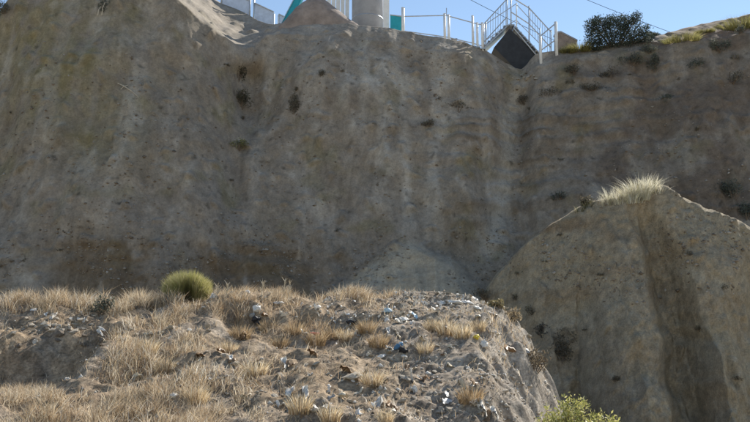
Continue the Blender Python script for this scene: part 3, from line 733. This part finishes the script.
bag(455, 303, 'white', (.20, .10, .08), 'largest white bag at the head of the white rubble line', rot=(0, .1, 0))
bag(468, 304, 'white', (.17, .10, .07), 'white sheet draped along the white rubble line', rot=(0, .25, 0))
bag(479, 309, 'white', (.15, .08, .05), 'long white rag on the downhill end of the rubble line', rot=(0, .35, 0))
bag(442, 304, 'white', (.11, .08, .08), 'white bag left of the largest white bag', rot=(0, 0, 0))
bag(491, 314, 'grey', (.17, .06, .04), 'grey sheet trailing off the right edge of the mound', rot=(0, .3, 0))
bag(476, 338, 'yellow', (.09, .08, .075), 'yellow plastic bottle scrap below the golden tuft')
bag(484, 346, 'white', (.09, .07, .12), 'white bag just below the yellow scrap', rot=(0, .3, 0))
bag(503, 357, 'white', (.09, .07, .07), 'white bag near the right edge of the mound')
bag(527, 352, 'grey', (.09, .07, .06), 'grey bag on the drop off at the right edge')
bag(137, 378, 'cream', (.15, .09, .08), 'cream coloured bag in the grass below the left hollow')
bag(172, 397, 'white', (.08, .06, .06), 'white bag in the lower left grass')
bag(98, 303, 'grey', (.10, .07, .07), 'grey bag caught beside the dark bush on the left crest')
bag(103, 330, 'white', (.12, .05, .04), 'white scrap under the dark bush of the left hollow', rot=(0, .6, 0))
SC = {c: [scrap('scrap', 500 + i * 5 + j, PL[c], .7, 1.0) for j in range(3)] for i, c in enumerate(['white', 'grey', 'cream', 'brown', 'paleblue'])}
def scr(px_, row_, c, w_, l_, label, rz, group=None, tilt=.5):
    return put('scrap', random.choice(SC[c]), px_, row_, label, 'litter', (w_, l_, (w_ + l_) * .6), (tilt, random.uniform(-.2, .2), rz), group, sink=-.035)
scr(379, 407, 'white', .16, .26, 'torn white sheet lying on open gravel', .5 - 1.0, tilt=.9)
scr(387, 417, 'cream', .10, .26, 'cream strip just below the torn white sheet', -1.2)
scr(284, 366, 'white', .12, .24, 'white scrap above the pale stones beside a golden tuft', .6, tilt=.8)
scr(305, 397, 'white', .10, .26, 'narrow white scrap lying on the lower slope', .5, tilt=.9)
scr(291, 394, 'white', .14, .18, 'curled white scrap left of the narrow white scrap', -.6, tilt=.8)
scr(481, 411, 'white', .09, .30, 'long white stick of plastic low on the right gravel', .8, tilt=.9)
scr(494, 416, 'white', .07, .22, 'short white stick beside the long white one', .8, tilt=.9)
scr(412, 381, 'white', .05, .32, 'thin white strip standing on bare soil', 0, tilt=1.3)
scr(414, 391, 'white', .10, .12, 'white chip under the thin standing strip', .4)
scr(465, 389, 'cream', .10, .28, 'cream slat above the brown clump on the right gravel', .7, tilt=.9)
scr(415, 318, 'paleblue', .12, .16, 'pale blue scrap beside the white bundle', .3)
scr(100, 336, 'white', .07, .24, 'thin white splinter at the edge of the left hollow', .9, tilt=.8)
# countless-looking but countable scraps: individuals of a few kinds
def scatter(n, cx, cy, sx, sy, fn):
    k = 0
    while k < n:
        a, b = random.gauss(cx, sx), random.gauss(cy, sy)
        if not (2 < a < 540 and 292 < b < 421): continue
        fn(a, b); k += 1
def where(a, b):
    if b < 324 and 405 < a: return 'in the white rubble line'
    if b < 330 and a > 270: return 'between the upright white bag and the pale blue bag'
    if b < 330 and a > 140: return 'around the green broom bush'
    if a < 140: return 'about the left hollow'
    if a > 370: return 'on the gravel below the blue bag'
    return 'on the grassy slope below the brown clumps'
def sw(a, b):
    s_ = random.uniform(.04, .095); scr(a, b, 'white', s_, s_ * random.uniform(1, 2.2), 'small white scrap ' + where(a, b), random.random() * 6.3, 'white scraps ' + where(a, b), random.uniform(.2, 1))
def sg(a, b):
    s_ = random.uniform(.05, .11); scr(a, b, random.choice(['grey', 'cream']), s_, s_ * random.uniform(1, 2), 'small dull scrap ' + where(a, b), random.random() * 6.3, 'dull scraps ' + where(a, b), random.uniform(.1, .8))
def sb(a, b):
    s_ = random.uniform(.07, .15); scr(a, b, 'brown', s_, s_ * random.uniform(1, 2), 'small brown scrap ' + where(a, b), random.random() * 6.3, 'brown scraps ' + where(a, b), random.uniform(.1, .8))
for (n_, cx, cy, sx, sy) in [(34, 330, 312, 55, 9), (34, 440, 302, 24, 7), (18, 400, 326, 40, 12), (14, 310, 390, 80, 20), (12, 470, 385, 35, 22), (8, 160, 340, 50, 25), (14, 60, 320, 20, 6), (14, 210, 303, 25, 6)]: scatter(n_, cx, cy, sx, sy, sw)
for (n_, cx, cy, sx, sy) in [(14, 330, 325, 60, 16), (12, 430, 340, 45, 25), (14, 320, 395, 90, 18), (8, 200, 360, 50, 25)]: scatter(n_, cx, cy, sx, sy, sg)
for (n_, cx, cy, sx, sy) in [(14, 380, 370, 80, 30), (8, 230, 350, 60, 25)]: scatter(n_, cx, cy, sx, sy, sb)
# pale stones
def st(label, group, pool=STN, which='m', lo=.06, hi=.13):
    def f(a, b):
        s_ = .6 * random.uniform(lo, hi); put('stone', random.choice(pool), a, b, label, 'stone', (s_ * random.uniform(.9, 1.5), s_, s_), None, group, sink=-.1 * s_, which=which)
    return f
scatter(26, 58, 322, 24, 8, st('pale stone of the rubble along the lip of the left hollow', 'pale stones on the hollow lip'))
scatter(46, 440, 298, 20, 6, st('pale stone of the rubble heap on the mound crest', 'pale stones of the crest heap', lo=.05, hi=.11))
scatter(40, 430, 385, 55, 24, st('pale stone lying on the gravelly right slope', 'stones on the gravel slope', lo=.05, hi=.11))
scatter(26, 250, 385, 60, 20, st('pale stone lying in the lower grass', 'stones in the lower grass', lo=.05, hi=.12))
scatter(18, 170, 328, 25, 8, st('pale stone on the bank under the green bush', 'stones under the green bush', lo=.05, hi=.12))
scatter(10, 85, 336, 22, 8, st('dark earth clod in the left hollow', 'dark clods in the left hollow', CLD, lo=.08, hi=.16))
put('stone', STN[2], 353, 380, 'flat grey slab stone propped over a dark gap', 'stone', (.18, .12, .07), (0.35, 0, .1), sink=-.05)
# fine gravel, nobody could count it
def gravel(name, x, y, z, s, cols, seed):
    r = np.random.default_rng(seed); n = len(x)
    base = np.array([(1, 0, 0), (-1, 0, 0), (0, 1, 0), (0, -1, 0), (0, 0, .7), (0, 0, -.7)], float); fc = np.array([(0, 2, 4), (2, 1, 4), (1, 3, 4), (3, 0, 4), (2, 0, 5), (1, 2, 5), (3, 1, 5), (0, 3, 5)])
    v = base[None] * (.6 + .8 * r.random((n, 6, 1))) + .18 * r.normal(size=(n, 6, 3)); v *= s[:, None, None]
    a = r.random(n) * 6.28; c, s2 = np.cos(a)[:, None], np.sin(a)[:, None]
    v = np.stack([v[..., 0] * c - v[..., 1] * s2, v[..., 0] * s2 + v[..., 1] * c, v[..., 2]], -1) + np.stack([x, y, z], 1)[:, None]
    F = (np.arange(n)[:, None, None] * 6 + fc[None]).reshape(-1, 3)
    return mesh_np(name, v.reshape(-1, 3), F, M['grain'], np.repeat(cols, 6, 0))
M['grain'] = mat('gravel_stone', attr='Col', rough=.9, noise=.2, nscale=20)
N = 60000; x = rng.uniform(-12, 3.6, N); y = rng.uniform(7.5, 17.2, N); z = mound_z(x, y); px, row = proj(np.stack([x, y, z], 1))
dg = .1 + .6 * sm(300, 420, px) + .8 * gauss(px, 430, 35) * gauss(row, 300, 10) + .7 * gauss(px, 60, 30) * gauss(row, 325, 8) + .3 * sm(350, 400, row)
keep = (rng.random(N) < dg * .45 * np.clip(.6 + fbm(x / .7, y / .7, 77, 2), .1, 1.6)) & (px > -30) & (px < 560)
x, y, z = x[keep], y[keep], z[keep]; n = len(x)
pal = np.array([(.42, .39, .34), (.30, .26, .21), (.22, .18, .14), (.55, .53, .49), (.34, .27, .19)])
gv = obj('gravel', gravel('gravel', x, y, z + .004, .012 + .035 * rng.random(n) ** 3, pal[rng.integers(0, 5, n)] * (.7 + .5 * rng.random((n, 1))), 9)); gv['kind'] = 'stuff'
gv['label'] = 'fine pale gravel strewn over the mound'
N = 12000; pxq = rng.uniform(-20, 770, N); rwq = np.where(rng.random(N) < .35, rng.normal(262, 18, N), rng.uniform(40, 290, N))
sx_, sy_, sz_, ss_ = [], [], [], []
nz = fbm(pxq / 60, rwq / 60, 4.4, 3)
for a, b, q in zip(pxq, rwq, nz):
    if q + random.uniform(-.4, .4) < 0: continue
    h = hit(a, b, 'co')
    if h: sx_.append(h[0].x); sy_.append(h[0].y); sz_.append(h[0].z); ss_.append(.02 + .06 * random.random() ** 4)
n = len(sx_); pal = np.array([(.28, .24, .195), (.22, .18, .14), (.33, .3, .26), (.17, .135, .1)])
sv = obj('scree', gravel('scree', np.array(sx_), np.array(sy_), np.array(sz_), np.array(ss_), pal[rng.integers(0, 4, n)] * (.8 + .4 * rng.random((n, 1))), 19)); sv['kind'] = 'stuff'; sv['label'] = 'loose pebbles stuck in the earth face of the cliff'
# dry fallen branch on the left face
t = None
h = hit(124, 88, 'c')
if h:
    t = thing('dry_branch', 'pale broken dry branches lying on the left part of the cliff', 'branch', h[0])
    for i, (a, b, c_, d_) in enumerate([(118, 84, 131, 92), (123, 86, 139, 98), (121, 90, 128, 86)]):
        p0, p1 = hit(a, b, 'c')[0] - h[0], hit(c_, d_, 'c')[0] - h[0]; o_ = Vector((0, -.03, .02))
        MB().tube([p0 + o_, p0.lerp(p1, .5) + o_ + Vector((0, -.05, .03)), p1 + o_], .02, 6, .01).build('branch', PL['cream'], t)
for a, lab in ((102, 'pale stick leaning by the dark shrub on the left bulge'), (98, 'second pale stick, shorter, by the dark shrub on the left bulge')):
    p0 = on(a, 14, 'c'); hh = .55 if a == 102 else .35
    tag(MB().tube([p0 + Vector((0, -.02, -.08)), p0 + Vector((.03, -.03, hh * .5)), p0 + Vector((.09, .03, hh))], .025, 6, .012).build('stick', PL['cream']), lab, 'stick')

# ================================================================== ON TOP OF THE CLIFF
def crest(px_, back=.0):
    y_ = float(tcol(np.array(float(px_)), 5)) + back
    x_ = float(at(px_, 30, y_)[0]); return Vector((x_, y_, ground_z(x_, y_, 'c')))
def P3(px_, row_, y_): return Vector([float(v) for v in at(px_, row_, y_)])
# white pedestrian railing
YR = 34.9
def post_to(mb, top, r, sink=.25):
    gz = ground_z(top.x, top.y, 'c'); mb.tube([(top.x, top.y, min(gz, top.z - .2) - sink), tuple(top)], r, 8); return mb
t = thing('railing', 'white steel railing along the cliff edge left of the bridge', 'railing', crest(440))
t.location = (0, 0, 0)
for a, rw, r_ in [(403, 8, .085), (444.5, 14, .065), (448.5, 15, .065), (472.5, 16, .06), (477, 23, .06), (482, 23, .06)]:
    po = post_to(MB(), P3(a, rw, YR), r_).build('post', M['white'], t, True); f_ = P3(a, rw, YR)
    MB().box((f_.x, f_.y, ground_z(f_.x, f_.y, 'c') + .02), (r_ * 4, r_ * 4, .06)).build('foot_plate', M['galv'], po)
    MB().tube([f_, f_ + Vector((0, 0, .03))], r_ * 1.15, 8, r_ * .6).build('cap', M['white'], po)
for rows_ in ([(403, 16.5), (446, 15.5), (472, 22.5), (482, 25)], [(403, 31), (446, 37), (472, 43), (482, 46)]):
    for (a, b), (c_, d_) in zip(rows_[:-1], rows_[1:]):
        MB().tube([P3(a, b, YR), P3(c_, d_, YR)], .026, 6).build('rail', M['galv'], t)
MB().tube([P3(446.5, 15, YR), P3(446.5, 8, YR)], .02, 6).build('finial', M['galv'], t)
# small dark box behind the railing
p = P3(454, 33, YR + .4)
bx = thing('control_box', 'small grey box standing behind the white railing', 'box', (p.x, p.y, ground_z(p.x, p.y, 'c')))
MB().box((0, 0, .2), (.26, .2, .55)).build('body', M['concrete'], bx); MB().box((0, 0, .49), (.30, .24, .04)).build('lid', M['dark'], bx)
# footbridge
YB = 36.4; DP = 1.1
t = thing('footbridge', 'steel footbridge with dark skirt panels spanning the gully', 'footbridge', (0, 0, 0))
sk = [P3(494, 47.5, YB), P3(509.5, 28.5, YB), P3(538.5, 56, YB), P3(523, 76, YB)]
MB().poly_prism(sk, (0, DP, 0)).build('skirt_panel', M['dark'], t)
def slab(a, b, th=.07, y0=-.04, dp=DP + .08):
    a, b = Vector(a), Vector(b); u = Vector((0, 0, th)); o = Vector((0, y0, 0)); 
    return MB().poly_prism([a + o, b + o, b + o + u, a + o + u], (0, dp, 0))
slab(P3(483, 50, YB), P3(508.3, 26, YB)).build('stair_flight', M['galv'], t)
slab(P3(508.5, 25.5, YB), P3(514.5, 25.8, YB)).build('landing', M['galv'], t)
slab(P3(514.8, 27, YB), P3(540, 54.5, YB)).build('stair_flight', M['galv'], t)
for side, yo in (('near', -.02), ('far', DP)):
    y_ = YB + yo; sh = 0 if side == 'near' else 0
    for (a, b, c_) in [(484, 24, 50), (507, -3, 27), (511, -3, 27), (529, 6, 44), (551, 30, 60)] if side == 'near' else [(486, 22, 48), (516.5, 3, 30), (540, 28, 54)]:
        top = P3(a, b, y_); bot = P3(a, c_, y_); MB().tube([bot, top], .032, 8).build('post', M['galv'] if a < 515 or a > 517 else M['white'], t, True)
    segs = [((482, 26), (507, -1)), ((484, 42), (507, 17)), ((511, -3), (529, 8)), ((529, 8), (551, 32)), ((511, 12), (529, 24)), ((529, 24), (551, 48))] if side == 'near' else [((486, 24), (516, 4)), ((516, 4), (540, 30)), ((486, 40), (516, 20)), ((516, 20), (540, 44))]
    for (a, b) in segs: MB().tube([P3(*a, y_), P3(*b, y_)], .03 if side == 'near' else .02, 6).build('handrail', M['galv'], t)
for i in range(9):                                    # thin balusters of the two flights
    q = (i + .5) / 9; u_, v_ = P3(484 + 23 * q, 25 - 26 * q, YB - .02), P3(484 + 23 * q, 49 - 23 * q, YB - .02)
    MB().tube([v_, u_], .012, 5).build('baluster', M['galv'], t)
    u_, v_ = P3(529 + 22 * q, 8 + 24 * q, YB - .02), P3(529 + 22 * q, 33 + 24 * q, YB - .02)
    MB().tube([v_, u_], .012, 5).build('baluster', M['galv'], t)
for i in range(6):
    q = i / 5; a = P3(516 + 21 * q, 28.5 + 23 * q, YB - .05); MB().box((a.x, a.y + .5, a.z + .06), (.20, .95, .03)).build('tread', M['galv'], t)
for i in range(6):
    q = i / 5; a = P3(486 + 20 * q, 46 - 19 * q, YB - .05); MB().box((a.x, a.y + .5, a.z + .09), (.20, .95, .03)).build('tread', M['galv'], t)
MB().tube([P3(513.5, 28, YB - .07), P3(537, 56, YB - .07)], .035, 6).build('stringer', M['galv'], t)
# white landing railing right of the bridge
t = thing('railing', 'white railing with two posts right of the bridge beside the brown wall', 'railing', (0, 0, 0))
for a, rw in [(540, 36), (555.5, 22)]: post_to(MB(), P3(a, rw, YR), .075).build('post', M['white'], t, True)
for a, b in [((540, 36.5), (555.5, 23.5)), ((540, 51), (555.5, 40)), ((540, 38), (532, 44))][:2]: MB().tube([P3(*a, YR), P3(*b, YR)], .03, 6).build('rail', M['galv'], t)
# pale stones under the end of the bridge
for (a, b, s_) in [(524, 60, .13), (527, 66, .15), (531, 48, .08), (534, 52, .09), (518, 54, .09), (522, 70, .12), (529, 72, .12), (536, 60, .12)]:
    h = hit(a, max(b, 70), 'c')
    x_, y_, _z = P3(a, b, YB - .35)
    put('stone', random.choice(STN), a, max(b, 74) + random.uniform(0, 6), 'pale stone in the gully under the bridge', 'stone', (s_, s_, s_), None, 'stones under the bridge', which='c')
# brown earth wall right
p = crest(566, .7)
tpts = [P3(556.5, 33, p.y), P3(561, 32.5, p.y), P3(577, 41, p.y), P3(577, 56, p.y), P3(556.5, 56, p.y)]
t = thing('earth_wall', 'brown earth wall with sloping coping right of the bridge', 'wall', (0, 0, 0))
MB().poly_prism(tpts, (0, .5, 0)).build('body', M['brown'], t)
MB().poly_prism([P3(556, 33, p.y - .04), P3(561, 32.4, p.y - .04), P3(577.6, 41, p.y - .04), P3(577.6, 39.6, p.y - .04), P3(561, 31, p.y - .04), P3(556, 31.4, p.y - .04)], (0, .58, 0)).build('coping', M['concrete'], t)
# brown earth heap in the middle
c0 = crest(322, .9); n = 60
gx, gy = np.meshgrid(np.linspace(-1, 1, n), np.linspace(-1, 1, 30), indexing='ij')
w_px = 43 * c0.y / F
prof = np.interp(gx, [-1, -.62, -.3, 0, .55, .95, 1], [.15, .75, 1, 1, .5, .12, 0]) * np.clip(1 - gy ** 2, 0, 1) ** .6
hz = (P3(316, -3, c0.y).z - c0.z) * prof + .07 * fbm(gx * 3, gy * 3, 2, 4) * (prof > .02) - .25 * (prof <= .02) - .1
v = np.stack([gx * w_px, gy * 1.0, hz], -1).reshape(-1, 3)
tag(obj('earth_heap', mesh_np('earth_heap', v, grid_faces(n, 30), M['brown'], None, True), None, (c0.x, c0.y, c0.z)), 'brown earth heap on the cliff edge between turquoise beam and grey column', 'earth heap')
# turquoise leaning beam
p0, p1 = P3(283.5, 27, 35.6), P3(302, -9, 35.6); dv = (p1 - p0).normalized(); sdv = Vector((dv.z, 0, -dv.x)) * .16
t = thing('steel_beam', 'turquoise painted steel beam leaning up from the cliff edge', 'beam', (0, 0, 0))
MB().poly_prism([p0 - sdv, p1 - sdv, p1 + sdv, p0 + sdv], (0, .22, 0)).build('web', M['teal'], t)
for sg_ in (-1, 1):
    q0, q1 = p0 + sdv * sg_, p1 + sdv * sg_; e_ = sdv * sg_ * .25
    MB().poly_prism([q0 + Vector((0, -.05, 0)), q1 + Vector((0, -.05, 0)), q1 + e_ + Vector((0, -.05, 0)), q0 + e_ + Vector((0, -.05, 0))], (0, .32, 0)).build('flange', PL['paleblue'] if sg_ < 0 else M['teal'], t)
MB().box((p0.x, p0.y + .11, p0.z - .1), (.5, .5, .5)).build('footing', M['concrete'], t)
# grey blue sheet fence on the left
t = thing('sheet_fence', 'grey blue sheet fence with steel posts left of the turquoise beam', 'fence', (0, 0, 0))
YF = 38.0
for a, r0_, r1_ in [(222, -16, 8), (250.5, -12, 20), (254.5, -12, 22), (274, 14, 27), (278.5, 15, 27)]:
    post_to(MB(), P3(a, r0_, YF), .045).build('post', M['galv'] if a < 260 else M['white'], t, True)
for (a, t0, b0), (c_, t1, b1) in [((222, -12, 9), (250, 1, 21)), ((254.8, 3, 21), (274, 12, 26)), ((278.8, 14, 26), (285, 17, 28))]:
    MB().poly_prism([P3(a, b0 + 3, YF + .03), P3(c_, b1 + 3, YF + .03), P3(c_, t1, YF + .03), P3(a, t0, YF + .03)], (0, .03, 0)).build('panel', M['mesh'], t)
    MB().tube([P3(a, t0, YF), P3(c_, t1, YF)], .03, 6).build('rail', M['galv'], t)
# grey column
YCOL = 38.2; cx = P3(367.5, 20, YCOL).x; rad = 16.5 * YCOL / F; gz = ground_z(cx, YCOL, 'c')
t = thing('column', 'massive round grey concrete column rising out of the picture', 'column', (cx, YCOL, gz))
mb = MB(); mb.tube([(0, 0, -.4), (0, 0, 9.6)], rad, 40); mb.build('shaft', M['concrete'], t, False)
mb = MB(); mb.tube([(0, 0, -.4), (0, 0, .22)], rad + .07, 40); mb.build('base_ring', M['concrete'], t)
mb = MB(); mb.tube([(0, 0, 9.602), (0, 0, 9.8)], rad + .12, 40); mb.build('cap', M['concrete'], t)
for z_ in (2.4, 4.8, 7.2): mb = MB(); mb.tube([(0, 0, z_ - .03), (0, 0, z_ + .03)], rad + .012, 40); mb.build('band', M['galv'], t)
for o_ in t.children:
    me = o_.data; me.polygons.foreach_set("use_smooth", [len(f.vertices) == 4 for f in me.polygons])
# cables running from the column down to the ridge
for (a, b, a2, b2, y2_, lab) in [(592, 17, 640, 44, 39.0, 'thin overhead cable running down behind the round bush'), (697, 14, 715, 24, 39.5, 'thin overhead cable running down to the right ridge')]:
    end = P3(a2, b2, y2_); end.z = ground_z(end.x, end.y, 'c') - .1
    m_ = P3(a, b, 38.7); s0 = Vector((cx + rad * .6, YCOL - rad * .8, gz + (6.4 if a == 592 else 9.2)))
    pts = []
    for i in range(25):
        q = i / 24; p_ = s0.lerp(end, q); p_.z -= .55 * 4 * q * (1 - q); pts.append(p_)
    tag(MB().tube(pts, .013, 5).build('overhead_cable', M['dark']), lab, 'cable')
# white post added in place of the column's sunlit right edge
t = thing('lit_edge_post', 'thick white square post added as the sunlit right edge of the grey column', 'post', (0, 0, 0))
a_, b_ = P3(383.3, 30, 37.0), P3(389.3, 30, 37.0); gz2 = ground_z((a_.x + b_.x) / 2, 37.15, 'c')
MB().box(((a_.x + b_.x) / 2, 37.15, gz2 + 1.55), (b_.x - a_.x, .3, 3.7)).build('shaft', M['white'], t)
MB().box(((a_.x + b_.x) / 2, 37.15, gz2 + .86), (b_.x - a_.x + .03, .33, .04)).build('collar', M['galv'], t)
MB().box(((a_.x + b_.x) / 2, 37.15, gz2 + 3.43), (b_.x - a_.x + .06, .36, .06)).build('cap', M['galv'], t)
p = P3(372, 16, 36.4); t = thing('short_post', 'short white marker post in front of the grey column', 'post', (p.x, p.y, ground_z(p.x, p.y, 'c')))
MB().tube([(0, 0, -.2), (0, 0, .42)], .06, 10).build('shaft', M['white'], t); MB().tube([(0, 0, .421), (0, 0, .46)], .045, 10).build('cap', M['white'], t)
# white plank fence behind the heap
t = thing('plank_fence', 'white plank fence behind the brown earth heap', 'fence', (0, 0, 0)); YW = 38.6
for i in range(6):
    a0, a1 = 322 + i * 4.6, 326 + i * 4.6
    q0, q1 = P3(a0, 40, YW), P3(a1, 40, YW); gzz = ground_z((q0.x + q1.x) / 2, YW, 'c')
    zt = P3(a0, -8 + (i % 3) * 1.5, YW).z
    MB().poly_prism([(q0.x, YW, gzz - .2), (q1.x, YW, gzz - .2), (q1.x, YW, zt), (q0.x, YW, zt)], (0, .04, 0)).build('plank', M['white'], t)
q0, q1 = P3(321, 0, YW + .042), P3(350, 0, YW + .042)
for z_ in (.5, 1.1): gzz = ground_z(q0.x, YW, 'c'); MB().box(((q0.x + q1.x) / 2, YW + .072, gzz + z_), (q1.x - q0.x, .06, .09)).build('crossbar', M['galv'], t)
# teal panel between post and railing
t = thing('teal_panel', 'teal sheet panel between the white post and the railing', 'panel', (0, 0, 0)); yq = 36.9
MB().poly_prism([P3(390.3, 36, yq), P3(402.5, 38, yq), P3(402.5, 16.5, yq), P3(390.3, 15, yq)], (0, .04, 0)).build('sheet', M['teal'], t)
MB().tube([P3(390, 15, yq), P3(402.6, 16.5, yq)], .035, 6).build('top_rail', M['galv'], t)
